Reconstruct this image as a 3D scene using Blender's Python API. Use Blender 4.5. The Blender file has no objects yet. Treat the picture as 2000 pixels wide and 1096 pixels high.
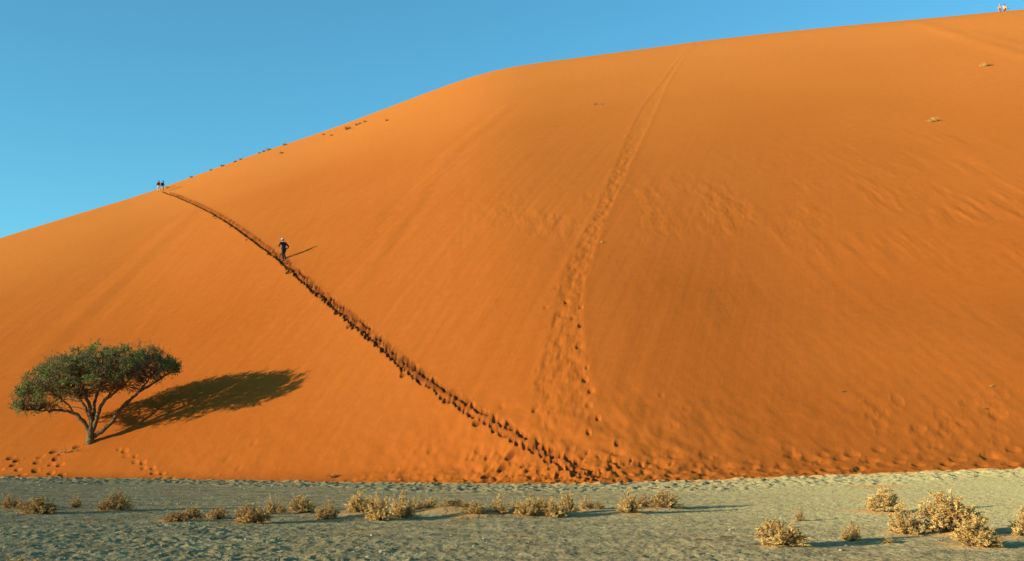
import bpy, bmesh, math, random
import numpy as np
from mathutils import noise as mnoise
from mathutils import Vector, Matrix, Quaternion

# ------------------------------------------------------------------ camera, sky, sun, exposure
S = bpy.context.scene
COL = S.collection
F = 2144.0                      # focal length in photograph pixels (2000 wide)
CAM_H = 1.7
TILT = math.atan(319.0 / F)
cam_data = bpy.data.cameras.new('camera')
cam_data.sensor_width = 36.0
cam_data.lens = 36.0 * F / 2000.0
cam_data.clip_start = 0.1
cam_data.clip_end = 30000.0
cam = bpy.data.objects.new('camera', cam_data)
COL.objects.link(cam)
cam.location = (0, 0, CAM_H)
cam.rotation_euler = (math.pi / 2 + TILT, 0, 0)
S.camera = cam

SUN_EL = math.radians(8.4)
SUN_AZ = math.radians(180 + 66)          # direction TO the sun, clockwise from +Y
to_sun = Vector((math.sin(SUN_AZ) * math.cos(SUN_EL), math.cos(SUN_AZ) * math.cos(SUN_EL), math.sin(SUN_EL)))
world = bpy.data.worlds.new('World')
S.world = world
world.use_nodes = True
wn = world.node_tree
bg = wn.nodes['Background']
sky = wn.nodes.new('ShaderNodeTexSky')
sky.sky_type = 'NISHITA'
sky.sun_disc = False
sky.sun_elevation = SUN_EL
sky.sun_rotation = SUN_AZ % (2 * math.pi)
sky.altitude = 600.0
sky.air_density = 1.0
sky.dust_density = 0.6
sky.ozone_density = 3.8
tint = wn.nodes.new('ShaderNodeVectorMath')      # colour response of the camera's film
tint.operation = 'MULTIPLY'
tint.inputs[1].default_value = (0.70, 1.12, 0.93)
wn.links.new(sky.outputs['Color'], tint.inputs[0])
wn.links.new(tint.outputs['Vector'], bg.inputs['Color'])
bg.inputs['Strength'].default_value = 0.15
sun_data = bpy.data.lights.new('sun', 'SUN')
sun_data.energy = 4.2
sun_data.angle = math.radians(0.5)
sun_data.color = (1.0, 0.90, 0.60)
sun = bpy.data.objects.new('sun', sun_data)
COL.objects.link(sun)
sun.rotation_euler = to_sun.to_track_quat('Z', 'Y').to_euler()
S.view_settings.view_transform = 'Standard'
S.view_settings.look = 'None'
S.view_settings.gamma = 1.0
S.view_settings.use_curve_mapping = False
S.view_settings.exposure = 1.05
S.cycles.max_bounces = 6
S.cycles.diffuse_bounces = 3

# ------------------------------------------------------------------ helpers
rng = np.random.default_rng(45)
rnd = random.Random(45)


def tag(o, label=None, cat=None, group=None, kind=None):
    if label: o['label'] = label
    if cat: o['category'] = cat
    if group: o['group'] = group
    if kind: o['kind'] = kind
    return o


def link(name, mesh, mats, parent=None, loc=None):
    o = bpy.data.objects.new(name, mesh)
    COL.objects.link(o)
    if not isinstance(mats, (list, tuple)):
        mats = [mats]
    if len(mesh.materials) == 0:
        for m in mats:
            mesh.materials.append(m)
    if parent is not None:
        o.parent = parent
    if loc is not None:
        o.location = loc
    return o


def empty(name, loc, rz=0.0, scale=(1, 1, 1)):
    o = bpy.data.objects.new(name, None)
    COL.objects.link(o)
    o.empty_display_size = 0.3
    o.location = loc
    o.rotation_euler = (0, 0, rz)
    o.scale = scale
    return o


def smooth01(x):
    x = np.clip(x, 0, 1)
    return x * x * (3 - 2 * x)


_perm = rng.permutation(256)
_perm = np.concatenate([_perm, _perm])
_ang = rng.uniform(0, 2 * np.pi, 256)
_gx, _gy = np.cos(_ang), np.sin(_ang)


def perlin(x, y, seed=0):
    x = x + seed * 17.37
    y = y - seed * 9.71
    xi = np.floor(x).astype(np.int64)
    yi = np.floor(y).astype(np.int64)
    xf = x - xi
    yf = y - yi
    u = xf * xf * xf * (xf * (xf * 6 - 15) + 10)
    v = yf * yf * yf * (yf * (yf * 6 - 15) + 10)

    def g(ix, iy, dx, dy):
        h = _perm[(_perm[ix & 255] + iy) & 255]
        return _gx[h] * dx + _gy[h] * dy
    a = g(xi, yi, xf, yf)
    b = g(xi + 1, yi, xf - 1, yf)
    c = g(xi, yi + 1, xf, yf - 1)
    d = g(xi + 1, yi + 1, xf - 1, yf - 1)
    return (a + u * (b - a)) * (1 - v) + (c + u * (d - c)) * v


def fbm(x, y, octv=3, seed=0):
    r = 0.0
    a = 1.0
    for k in range(octv):
        r = r + a * perlin(x, y, seed + k * 3)
        x = x * 2.03
        y = y * 2.03
        a *= 0.5
    return r


def pix_ray(px, py):
    px = np.asarray(px, float)
    py = np.asarray(py, float)
    cx = (px - 1000) / F
    cy = (548 - py) / F
    x = cx
    y = math.cos(TILT) - cy * math.sin(TILT)
    z = math.sin(TILT) + cy * math.cos(TILT)
    return np.arctan2(x, y), z / np.hypot(x, y)       # azimuth, tan(elevation)


def gauss_smooth(a, sig):
    n = int(sig * 4) + 1
    k = np.exp(-0.5 * (np.arange(-n, n + 1) / sig) ** 2)
    k /= k.sum()
    return np.convolve(np.pad(a, n, mode='edge'), k, mode='valid')


# ------------------------------------------------------------------ dune: crest and foot as seen, built in metres
sky_pts = [(-900, 735), (-500, 612), (-200, 527), (0, 465), (100, 433), (200, 403), (260, 386), (300, 374.5), (330, 363),
           (370, 347), (430, 324.5), (480, 308), (520, 293), (560, 281), (620, 262.5), (680, 240), (740, 217),
           (800, 194), (860, 171), (920, 148.5), (960, 136), (1000, 128.5), (1060, 122), (1100, 117), (1200, 103),
           (1300, 90), (1360, 80), (1500, 65), (1600, 54), (1700, 45), (1800, 37), (1900, 27), (2000, 17),
           (2300, -5), (2700, 10), (3200, 110), (4000, 420)]
foot_pts = [(-900, 925), (-500, 930), (0, 935), (150, 936), (300, 939), (600, 944), (900, 948), (1150, 950), (1300, 945),
            (1500, 937), (1750, 928), (2000, 919), (2300, 912), (3000, 905)]
th_s, e_s = pix_ray([p[0] for p in sky_pts], [p[1] for p in sky_pts])
th_f, t_f = pix_ray([p[0] for p in foot_pts], [p[1] for p in foot_pts])


def pan_z(x, y):
    """the pan lifts very gently towards the dune at the right"""
    x = np.asarray(x, float); y = np.asarray(y, float)
    u = 4.0 * np.log1p(np.exp(np.clip((x - 3) / 4.0, -30, 30)))
    return 0.75 * np.tanh(0.052 * u / 1.0) / 0.75 * smooth01((y - 10) / 36.0)


d_f = CAM_H / -t_f
for _k in range(30):
    d_f = 0.5 * d_f + 0.5 * (CAM_H - pan_z(d_f * np.sin(th_f), d_f * np.cos(th_f))) / -t_f
th_c = np.radians([-60, -40, -25, -17.7, -10.6, 0, 13.1, 25, 40, 60])
d_c = np.array([155, 160, 172, 184, 194, 190, 176, 166, 168, 175.0])

THF = np.radians(np.arange(-75, 75.001, 0.05))
E_T = np.interp(THF, np.concatenate([[math.radians(-62)], th_s, [math.radians(66)]]),
                np.concatenate([[-0.02], e_s, [-0.01]]))
E_T = np.where(np.abs(THF) < math.radians(27), gauss_smooth(E_T, 9), gauss_smooth(E_T, 20))
B_T = gauss_smooth(np.interp(THF, th_f, d_f), 70)
C_T = gauss_smooth(np.interp(THF, th_c, d_c), 140)


def foot_d(th):
    return np.interp(th, THF, B_T)


def crest_d(th):
    return np.interp(th, THF, C_T)


TT = np.linspace(-0.3, 2.2, 2501)


def slope_shape(t, convex):
    if convex:                       # steep foot easing off upwards
        s = smooth01(t / 0.03) * (1 + 0.52 * (1 - smooth01((t - .02) / 0.45)))
    else:
        s = smooth01(t / 0.04) * (1 + 0.05 * (1 - smooth01(t / 0.5)))
    s = s * (1 - smooth01((t - 0.80) / 0.32))
    s = s - 1.35 * smooth01((t - 1.10) / 0.12)
    s = np.where(t < 0, 0.25 * smooth01(-t / 0.02), s)
    return s


def integral(convex):
    _sh = slope_shape(TT, convex)
    z = np.concatenate([[0], np.cumsum((_sh[1:] + _sh[:-1]) * 0.5 * (TT[1] - TT[0]))])
    return z - np.interp(0.0, TT, z)


ZI0, ZI1 = integral(False), integral(True)
W_T = 0.9 * (1 - smooth01((THF - math.radians(-26)) / math.radians(50)))


def prof(th, t):
    w = np.interp(th, THF, W_T)
    return (1 - w) * np.interp(t, TT, ZI0) + w * np.interp(t, TT, ZI1)


_tt = np.linspace(0.05, 1.15, 400)
_z = prof(THF[:, None], _tt[None, :])
_L = (C_T - B_T)[:, None]
_d = B_T[:, None] + _L * _tt[None, :]
Z_F = pan_z(B_T * np.sin(THF), B_T * np.cos(THF))
K_T = np.min((E_T[:, None] * _d + CAM_H - Z_F[:, None]) / (_L * _z), axis=1)
K_T = gauss_smooth(np.maximum(K_T, 0.0), 30)


def base_z(th, d):
    b = foot_d(th)
    L = crest_d(th) - b
    return np.interp(th, THF, K_T) * L * prof(th, (d - b) / L) + np.interp(th, THF, Z_F)


def unproject(px, py):
    """pixel on the dune or the ground -> world x, y"""
    out = []
    for a, b in zip(np.atleast_1d(px), np.atleast_1d(py)):
        th, te = pix_ray(a, b)
        th = float(th); te = float(te)
        b0 = float(foot_d(th))
        ds = np.arange(b0, crest_d(th) * 1.02, 0.05)
        zz = base_z(np.full_like(ds, th), ds)
        el = (zz - CAM_H) / ds
        hit = np.nonzero(el >= te)[0]
        if te < el[0]:
            d = CAM_H / -te
            for _ in range(30):
                d = .5 * d + .5 * (CAM_H - float(pan_z(d * math.sin(th), d * math.cos(th)))) / -te
        elif len(hit):
            d = ds[hit[0]]
        else:
            d = ds[np.argmax(el)]
        out.append((d * math.sin(th), d * math.cos(th)))
    return np.array(out)


def poly_field(X, Y, pts):
    """distance, signed side, arclength parameter to a polyline in plan"""
    best = np.full(X.shape, 1e9)
    side = np.zeros(X.shape)
    arc = np.zeros(X.shape)
    acc = 0.0
    for (x0, y0), (x1, y1) in zip(pts[:-1], pts[1:]):
        dx, dy = x1 - x0, y1 - y0
        ln = math.hypot(dx, dy)
        t = np.clip(((X - x0) * dx + (Y - y0) * dy) / ln ** 2, 0, 1)
        qx, qy = X - (x0 + t * dx), Y - (y0 + t * dy)
        dd = np.hypot(qx, qy)
        m = dd < best
        best = np.where(m, dd, best)
        side = np.where(m, np.sign(qx * dy - qy * dx), side)
        arc = np.where(m, acc + t * ln, arc)
        acc += ln
    return best, side, arc


def resample(pts, step):
    pts = np.asarray(pts)
    seg = np.hypot(*(pts[1:] - pts[:-1]).T)
    s = np.concatenate([[0], np.cumsum(seg)])
    q = np.arange(0, s[-1], step)
    x = np.interp(q, s, pts[:, 0]); y = np.interp(q, s, pts[:, 1])
    tx = np.gradient(x); ty = np.gradient(y)
    n = np.hypot(tx, ty)
    return x, y, tx / n, ty / n, q


trail_px = [(322, 375), (350, 384), (385, 400), (430, 425), (470, 450), (510, 480), (548, 506), (580, 535), (620, 569),
            (660, 600), (700, 632), (740, 667), (780, 699), (820, 731), (860, 758), (900, 784), (940, 811), (980, 837),
            (1020, 860), (1060, 882), (1100, 903), (1140, 923), (1175, 938)]
TRAIL = unproject(*zip(*trail_px))

# vertex grid: rays of azimuth by steps of distance, finer where the place is seen closest
th_nodes = np.concatenate([np.radians(np.linspace(-70, -27, 60)[:-1]), np.radians(np.linspace(-27, 27, 1500)),
                           np.radians(np.linspace(27, 70, 60)[1:])])
_u = np.linspace(0, 1, 620)
t_nodes = np.concatenate([np.linspace(-0.12, -0.004, 12), 1.06 * (0.42 * _u + 0.58 * _u ** 1.9),
                          np.linspace(1.075, 2.0, 40)])
TH, T = np.meshgrid(th_nodes, t_nodes)
Bn = foot_d(th_nodes); Ln = crest_d(th_nodes) - Bn
D = Bn[None, :] + Ln[None, :] * T
X = D * np.sin(TH); Y = D * np.cos(TH)
Z = np.interp(th_nodes, THF, K_T)[None, :] * Ln[None, :] * prof(TH, T) + np.interp(th_nodes, THF, Z_F)[None, :]

inside = smooth01(T / 0.03) * (1 - smooth01((T - 0.78) / 0.16))


def px_dir(a, b):
    p = unproject(*zip(a, b))
    v = p[1] - p[0]
    return v / np.hypot(*v)


def streaks(u, wl, wt, seed):
    """noise drawn out along plan direction u: long wl, narrow wt"""
    s = X * u[0] + Y * u[1]
    c = -X * u[1] + Y * u[0]
    return fbm(s / wl, c / wt, 3, seed)


def blob(px, py, rx, ry, rot=0.0, soft=1.0):
    """soft mask round the place a pixel shows, radii in metres (across, away)"""
    c = unproject(px, py)[0]
    dx, dy = X - c[0], Y - c[1]
    ca, sa = math.cos(rot), math.sin(rot)
    a = (dx * ca + dy * sa) / rx
    b = (-dx * sa + dy * ca) / ry
    return np.exp(-(a * a + b * b) * soft)


# slow undulation of the whole face
Z += inside * 0.22 * fbm(X / 34, Y / 48, 2, 3)
Z += inside * 0.02 * fbm(X / 7, Y / 12, 2, 5)
# the trail climbs a soft spur: the face left of it lies back a little
dT, sT, aT = poly_field(X, Y, TRAIL)
sgn = dT * sT                       # positive to the left of the line
cT = -sgn
Z += inside * (-0.9 * (1 - np.exp(-np.maximum(sgn, 0) / 9.0)) * np.exp(-np.maximum(sgn, 0) / 26) * smooth01((aT - 20) / 60))
# long wind and slip streaks
dirA = px_dir((690, 610), (1000, 290))
dirB = px_dir((60, 700), (380, 420))
midA = blob(820, 430, 26, 34, 0.3)
Z += inside * midA * (0.018 * streaks(dirA, 22, 1.0, 11) + 0.010 * streaks(dirA, 14, 0.45, 12))
leftA = blob(260, 560, 26, 40, 0.4)
Z += inside * leftA * (0.025 * streaks(dirB, 30, 1.8, 13) + 0.005 * streaks(dirB, 12, 0.5, 14))
lowA = blob(860, 640, 16, 18, 0.2)
dirC = px_dir((830, 700), (930, 540))
Z += inside * lowA * (0.02 * streaks(dirC, 14, 1.1, 15))
# long single ridges of slipped sand
for a, b, w, h in [((995, 205), (880, 300), 0.9, 0.08), ((880, 300), (800, 400), 0.9, 0.07), ((800, 400), (690, 565), 0.7, 0.05),
                   ((830, 380), (740, 500), 0.5, 0.05), ((375, 415), (160, 605), 1.0, 0.09), ((160, 605), (50, 700), 1.0, 0.07),
                   ((1250, 570), (1195, 760), 0.5, 0.025), ((960, 590), (900, 660), 0.5, 0.04)]:
    pl = unproject([a[0], (a[0] + b[0]) / 2, b[0]], [a[1], (a[1] + b[1]) / 2, b[1]])
    dd, ss, aa = poly_field(X, Y, pl)
    h *= 0.6
    Z += h * np.exp(-(dd / w) ** 2) * (0.6 + 0.6 * perlin(aa / 4, aa * 0, 9)) - 0.5 * h * np.exp(-((dd - 1.6 * w) / w) ** 2)

# broad undulations at the right foot
for (px, py, rx, ry, rot, h) in [(1560, 545, 7, 6, 0.2, -0.42), (1700, 560, 16, 5, -0.1, -0.30), (1545, 640, 5, 9, 0.1, -0.22),
                                 (1900, 660, 12, 6, -0.35, 0.45), (2000, 700, 10, 6, -0.3, 0.4), (1960, 620, 14, 6, -0.3, -0.45),
                                 (1700, 640, 12, 7, -0.3, 0.25), (1860, 760, 7, 5, -0.2, -0.2), (760, 800, 14, 9, 0.4, -0.12)]:
    Z += 0.55 * h * blob(px, py, rx, ry, rot)

# rough belt of small slumps across the upper face
pb = unproject([860, 1000, 1150, 1300, 1450, 1600, 1750, 1900, 2050], [385, 385, 392, 385, 378, 372, 372, 385, 400])
dB, sB, aB = poly_field(X, Y, pb)
down = dB * sB                       # towards the viewer positive
wB = np.exp(-((down - 3.0) / 7.5) ** 2) * smooth01(aB / 14)
ragged = smooth01(0.55 + 1.6 * perlin(X / 4.0, Y / 5.0, 21))
rad = np.hypot(X, Y)
Z += wB * ragged * (0.05 * fbm(X / 0.8, Y / 2.4, 3, 22))
pr = unproject([1640, 2050], [375, 400])
dirR = px_dir((1700, 330), (1900, 460))
wR = blob(1850, 405, 16, 20, -0.4)
Z += wR * ragged * 0.045 * streaks(dirR, 7, 0.9, 23)
# oblique trodden lines near the summit at right
for a, b, w, h in [((1790, 45), (1870, 68), 1.2, 0.2), ((1870, 68), (2010, 112), 1.3, 0.25), ((1900, 62), (2020, 95), 1.0, 0.16),
                   ((1840, 270), (1930, 320), 1.2, 0.12)]:
    pl = unproject([a[0], (a[0] + b[0]) / 2, b[0]], [a[1], (a[1] + b[1]) / 2, b[1]])
    dd, ss, aa = poly_field(X, Y, pl)
    h *= 0.45
    Z += h * np.exp(-(dd / w) ** 2) * (0.8 + 0.5 * perlin(aa / 3, aa * 0, 9))

# wind ripples
_w = perlin(X / 3.0, Y / 3.0, 95)
Z += inside * (0.0028 * blob(1880, 790, 8, 8) + 0.0006 * smooth01(0.5 + 1.5 * perlin(X / 12, Y / 12, 96))) * np.sin(2 * math.pi * (X * 0.93 + Y * 0.25) / 0.62 + 4.0 * _w)
# the run-down track: a band of ploughed sand between two rims
tl = [(1352, 86), (1318, 125), (1276, 180), (1250, 215), (1225, 262), (1195, 335), (1152, 430), (1098, 530), (1076, 620), (1057, 700), (1036, 800), (1030, 868)]
tr = [(1358, 86), (1330, 120), (1300, 172), (1285, 210), (1262, 258), (1226, 335), (1178, 445), (1144, 550), (1140, 640), (1160, 740), (1186, 850), (1215, 905)]
PL = unproject(*zip(*tl)); PR = unproject(*zip(*tr))
PC = (PL + PR) / 2
dl, sl, al = poly_field(X, Y, PL)
dr, sr, ar = poly_field(X, Y, PR)
dc, sc_, ac = poly_field(X, Y, PC)
totc = ac.max()
hw = (dl + dr) / 2 + 0.2
inb = smooth01((hw - np.abs(dl - dr) * 0.5) / 0.25) * (sl != sr) * smooth01((totc - ac + 1) / 8) 
inb = np.where((sl != sr), np.minimum(smooth01(dl / 0.35), smooth01(dr / 0.35)), 0.0) * smooth01((totc - ac) / 5)
rim = np.exp(-(dl / 0.28) ** 2) + np.exp(-(dr / 0.28) ** 2)
along_s = ac
cross_s = dc * sc_
Z += 0.028 * rim * (0.6 + 0.6 * fbm(ac / 1.5, cross_s, 2, 31)) * smooth01((totc - ac) / 6) - 0.012 * inb
Z += inb * (0.007 + 0.026 * smooth01((ac / totc - .2) * 1.4)) * (fbm(along_s / 2.6, cross_s / 0.55, 3, 32)) 
# trail groove
Wt = 0.20 + 0.10 * smooth01(aT / 90)
cw_ = cT + 0.07 * perlin(aT / 1.1, aT * 0 + 5, 43) + 0.25 * smooth01((aT - 60) / 30) * perlin(aT / 3.0, aT * 0 + 8, 45)
gro = np.exp(-(cw_ / (0.10 + 0.0003 * (np.max(aT) - aT))) ** 4)
TROD_SHADE = np.exp(-((cT - 0.08) / 0.30) ** 4) * smooth01(aT / 5) * np.clip(0.85 + 0.9 * perlin(aT / 0.8, cT / 0.5 + 3, 44), 0.2, 1) * (1 - 0.6 * smooth01((aT - 0.86 * aT.max()) / 8))  # mask for the groove's shade, painted as a darker sand colour
Z -= (1 - smooth01((aT - 0.80 * aT.max()) / 8)) * gro * 0.24 * smooth01(aT / 6) * np.clip(0.8 + 1.3 * perlin(aT / 0.55, aT * 0 + 3, 41), 0.12, 1.3)
Z += 0.008 * np.exp(-((dT - 0.45) / 0.2) ** 2) * (0.6 + 1.0 * perlin(X / 0.8, Y / 0.8, 42)) * smooth01(aT / 6)


SHX, SHY = -math.sin(SUN_AZ), -math.cos(SUN_AZ)


def stamp(x, y, ux, uy, la, lw, depth, rimh=0.15, asym=False):
    """press one footprint: half length la along (ux, uy), half width lw"""
    th = math.atan2(x, y); d = math.hypot(x, y)
    ci = int(np.searchsorted(th_nodes, th))
    if ci < 2 or ci > len(th_nodes) - 3:
        return
    R = max(la, lw) * 2.2
    cw = int(R / (d * 0.000629)) + 1
    t = (d - Bn[ci]) / Ln[ci]
    r0 = int(np.searchsorted(t_nodes, t - R / Ln[ci] * 1.2)); r1 = int(np.searchsorted(t_nodes, t + R / Ln[ci] * 1.2)) + 1
    c0, c1 = max(ci - cw, 0), min(ci + cw + 1, len(th_nodes))
    xs = X[r0:r1, c0:c1] - x; ys = Y[r0:r1, c0:c1] - y
    a = (xs * ux + ys * uy) / la
    b = (-xs * uy + ys * ux) / lw
    if asym:                        # a step trodden into the flank: sharp on one side, sloughed on the other
        u = xs * SHX + ys * SHY; v = -xs * SHY + ys * SHX
        q = (u / lw) ** 2 + (v / la) ** 2
    else:
        q = np.sqrt(a * a + b * b)
    if depth >= 0.10:            # shade inside deep prints, painted into the sand colour
        TROD_SHADE[r0:r1, c0:c1] = np.maximum(TROD_SHADE[r0:r1, c0:c1], np.exp(-(q / 1.35) ** 4) * min(1, depth * 6))
    if depth < 0.10:
        q = q * (1 + 0.35 * perlin((X[r0:r1, c0:c1]) / 0.22, (Y[r0:r1, c0:c1]) / 0.22, 90))
    Z[r0:r1, c0:c1] += -depth * np.exp(-q ** 3 * 0.9) + depth * rimh * np.exp(-((q - 1.45) / 0.33) ** 2)


lowtrack = inb * smooth01((ac / totc - 0.45) / 0.3)
Z += lowtrack * 0.07 * fbm(ac / 0.9, cross_s / 0.7, 3, 33)
for (px, py, rx, ry, am) in [(1120, 850, 7, 5, .10), (1880, 800, 9, 8, .10), (1340, 850, 8, 5, .06), (1540, 850, 9, 5, .06),
                             (960, 900, 9, 5, .22), (430, 890, 6, 6, .12), (800, 890, 6, 7, .16), (1250, 900, 7, 4, .16), (1680, 480, 12, 10, .04)]:
    Z += 0.28 * am * blob(px, py, rx * .8, ry * .8) * fbm(X / 1.3 + Y * .2, Y / 1.7, 3, 34)

# prints of the main trail
tx, ty, ux, uy, qq = resample(TRAIL, 0.26)
Ltr = qq[-1]
for i in range(len(tx)):
    f = qq[i] / Ltr
    lanes = [0.0] if f < 0.6 else ([-0.20, 0.22] if rnd.random() < .75 else [rnd.uniform(-.3, .3)])
    if f > 0.8:
        lanes = [-0.17, rnd.uniform(.12, .22)] if rnd.random() < .85 else [rnd.uniform(-.35, .4)]
    if f > 0.93:
        lanes = [rnd.uniform(-.25, -.1), rnd.uniform(.1, .28)]
    for ln in lanes:
        if f > 0.8 and rnd.random() < 0.15:
            continue
        wob = ln * (0.55 + 0.6 * min(1, max(0, (f - .5) * 2.2))) + 0.03 * math.sin(qq[i] * 0.8 + ln * 5) + (0.04 if i % 2 else -0.04) + rnd.uniform(-.03, .03)
        j = rnd.uniform(-.08, .08)
        x = tx[i] - uy[i] * wob + ux[i] * j
        y = ty[i] + ux[i] * wob + uy[i] * j
        sc = 0.95 + 0.12 * smooth01((math.hypot(x, y) - 60) / 80)
        an = rnd.uniform(-.35, .35)
        vx = ux[i] * math.cos(an) - uy[i] * math.sin(an); vy = ux[i] * math.sin(an) + uy[i] * math.cos(an)
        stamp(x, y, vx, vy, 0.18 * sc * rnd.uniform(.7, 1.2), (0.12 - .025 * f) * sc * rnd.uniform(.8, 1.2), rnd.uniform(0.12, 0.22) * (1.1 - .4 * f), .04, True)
        if f > .35 and rnd.random() < 0.10:
            stamp(x - uy[i] * rnd.uniform(-.4, .4), y + ux[i] * rnd.uniform(-.4, .4), vx, vy, .2 * sc, .14 * sc, rnd.uniform(.08, .16))


def line_prints(pxs, step=0.62, off=0.12, depth=(0.07, 0.13), size=1.0, keep=1.0, jit=0.06):
    p = unproject(*zip(*pxs))
    x, y, a, b, q = resample(p, step)
    for i in range(len(x)):
        if rnd.random() > keep:
            continue
        o = (off if i % 2 else -off) + rnd.uniform(-jit, jit)
        k = size * rnd.uniform(.8, 1.25)
        stamp(x[i] - b[i] * o, y[i] + a[i] * o, a[i], b[i], 0.19 * k, 0.13 * k, rnd.uniform(*depth))


line_prints([(235, 862), (262, 880), (300, 905), (345, 926), (375, 938)], 0.55, .10, (.04, .08), .85)
line_prints([(0, 885), (60, 880), (110, 868), (160, 862)], .6, .15, (.08, .15), 0.95, .8, .2)
line_prints([(0, 905), (40, 895), (95, 900), (140, 885)], .6, .2, (.08, .15), 0.95, .8, .2)
line_prints([(0, 920), (60, 912), (100, 905), (95, 930)], .6, .2, (.08, .15), 0.95, .8, .2)
line_prints([(90, 880), (100, 905), (112, 925)], .6, .25, (.10, .16), 1.0, .8, .2)
line_prints([(935, 938), (968, 915), (1005, 885)], .75, .15, (.13, .19), 1.3)
line_prints([(905, 940), (950, 905), (968, 880)], .8, .2, (.05, .10), 1.2)
line_prints([(1110, 585), (1135, 620), (1132, 680), (1140, 745), (1165, 800), (1180, 850), (1185, 885), (1210, 910)], 1.15, .3, (.05, .11), .9, .7, jit=.4)
line_prints([(1060, 720), (1048, 780), (1040, 830), (1060, 870)], 1.2, .3, (.03, .06), .9, .4, jit=.5)
line_prints([(1085, 560), (1080, 640), (1065, 720)], 1.2, .3, (.02, .05), .9, .7, jit=.4)
line_prints([(380, 930), (450, 905), (470, 860), (500, 830)], 1.0, .3, (.02, .04), 1.1, .8, jit=.4)
line_prints([(1320, 770), (1340, 830), (1330, 860)], 1.3, .3, (.02, .04), 1.1, .8, jit=.4)
line_prints([(1540, 830), (1500, 860), (1560, 880)], 1.3, .3, (.02, .04), 1.1, .8, jit=.4)

# soft old prints and hummocks scattered over the whole foot
Rm = T * Ln[None, :]                                   # metres up from the foot line
footband = np.exp(-(np.maximum(Rm - 0.4, 0) / 2.6) ** 2)
frame_w = smooth01((TH - math.radians(-30)) / .1)
patches = smooth01(0.62 + 1.5 * perlin(X / 5.0, Y / 5.0, 51))
Z += footband * patches * (T > 0) * 0.06 * fbm(X / 0.75, Y / 0.8, 3, 52)
for k in range(1500):
    th = math.radians(rnd.uniform(-26, 26))
    pxx = math.tan(th)
    mid = math.exp(-((math.degrees(th) - 0) / 7.5) ** 2)
    reach = 1.2 + 5.0 * mid + (1.0 if th > math.radians(8) else 0)
    r = abs(rnd.gauss(0, 0.5)) * reach
    d = float(foot_d(th)) + 0.15 + r
    a = rnd.uniform(0, 6.28)
    if rnd.random() > 0.55 + 0.45 * mid + (0.25 if th > math.radians(8) else 0):
        continue
    stamp(d * math.sin(th), d * math.cos(th), math.cos(a), math.sin(a), rnd.uniform(.15, .28), rnd.uniform(.10, .18), rnd.uniform(.012, .05), .15)
for k in range(40):
    c = unproject(rnd.uniform(1700, 1960), rnd.uniform(770, 870))[0]
    a = rnd.uniform(0, 6.28)
    stamp(c[0], c[1], math.cos(a), math.sin(a), rnd.uniform(.25, .5), rnd.uniform(.2, .35), rnd.uniform(.005, .025), .5)
for k in range(150):
    px, py = rnd.gauss(1120, 85), 948 - abs(rnd.gauss(0, 26))
    if py > 946 or not 880 < px < 1330:
        continue
    c = unproject(px, py)[0]
    a = rnd.uniform(0, 6.28)
    dd_ = rnd.uniform(.03, .115)
    stamp(c[0], c[1], math.cos(a), math.sin(a), rnd.uniform(.12, .2), rnd.uniform(.06, .11), dd_, .12)
# two trodden terraces along the right foot
for pts, w in [([(1180, 885), (1300, 905), (1450, 905), (1600, 893), (1750, 885), (1900, 875), (2020, 868)], 0.5),
               ([(1150, 905), (1300, 925), (1500, 918), (1700, 908), (1850, 900), (2020, 892)], 0.5)]:
    line_prints(pts, .62, .30, (.03, .085), 1.35, .75, .25)
    line_prints(pts, .9, .6, (.02, .05), 1.5, .5, .3)

# mound the tree stands on
tree_xy = unproject(178, 853)[0]
Z += 0.10 * np.exp(-((X - tree_xy[0]) ** 2 + (Y - tree_xy[1]) ** 2) / 1.2 ** 2)
# ragged foot line
Z += (np.abs(T) < 0.02) * 0.0


def dune_z(x, y):
    th = math.atan2(x, y); d = math.hypot(x, y)
    c = int(np.clip(np.searchsorted(th_nodes, th), 1, len(th_nodes) - 1))
    if abs(th_nodes[c - 1] - th) < abs(th_nodes[c] - th):
        c -= 1
    return float(np.interp((d - Bn[c]) / Ln[c], t_nodes, Z[:, c]))


def grid_mesh(name, X, Y, Z, attrs=None, wrap=False):
    nr, nc = X.shape
    me = bpy.data.meshes.new(name)
    co = np.stack([X, Y, Z], -1).reshape(-1, 3).astype(np.float32)
    me.vertices.add(nr * nc)
    me.vertices.foreach_set('co', co.ravel())
    r, c = np.meshgrid(np.arange(nr - 1), np.arange(nc - 1), indexing='ij')
    a = r * nc + c
    f = np.stack([a, a + 1, a + nc + 1, a + nc], -1).reshape(-1, 4).astype(np.int32)
    n = len(f)
    me.loops.add(n * 4)
    me.polygons.add(n)
    me.loops.foreach_set('vertex_index', f.ravel())
    me.polygons.foreach_set('loop_start', np.arange(0, n * 4, 4, dtype=np.int32))
    me.polygons.foreach_set('use_smooth', np.ones(n, dtype=bool))
    me.update(calc_edges=True)
    for k, v in (attrs or {}).items():
        at = me.attributes.new(k, 'FLOAT', 'POINT')
        at.data.foreach_set('value', v.astype(np.float32).ravel())
    return me


# ------------------------------------------------------------------ materials
def new_mat(name, color, rough=0.9):
    m = bpy.data.materials.new(name)
    m.use_nodes = True
    b = m.node_tree.nodes['Principled BSDF']
    b.inputs['Base Color'].default_value = (*color, 1)
    b.inputs['Roughness'].default_value = rough
    b.inputs['Specular IOR Level'].default_value = 0.2
    return m


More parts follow.
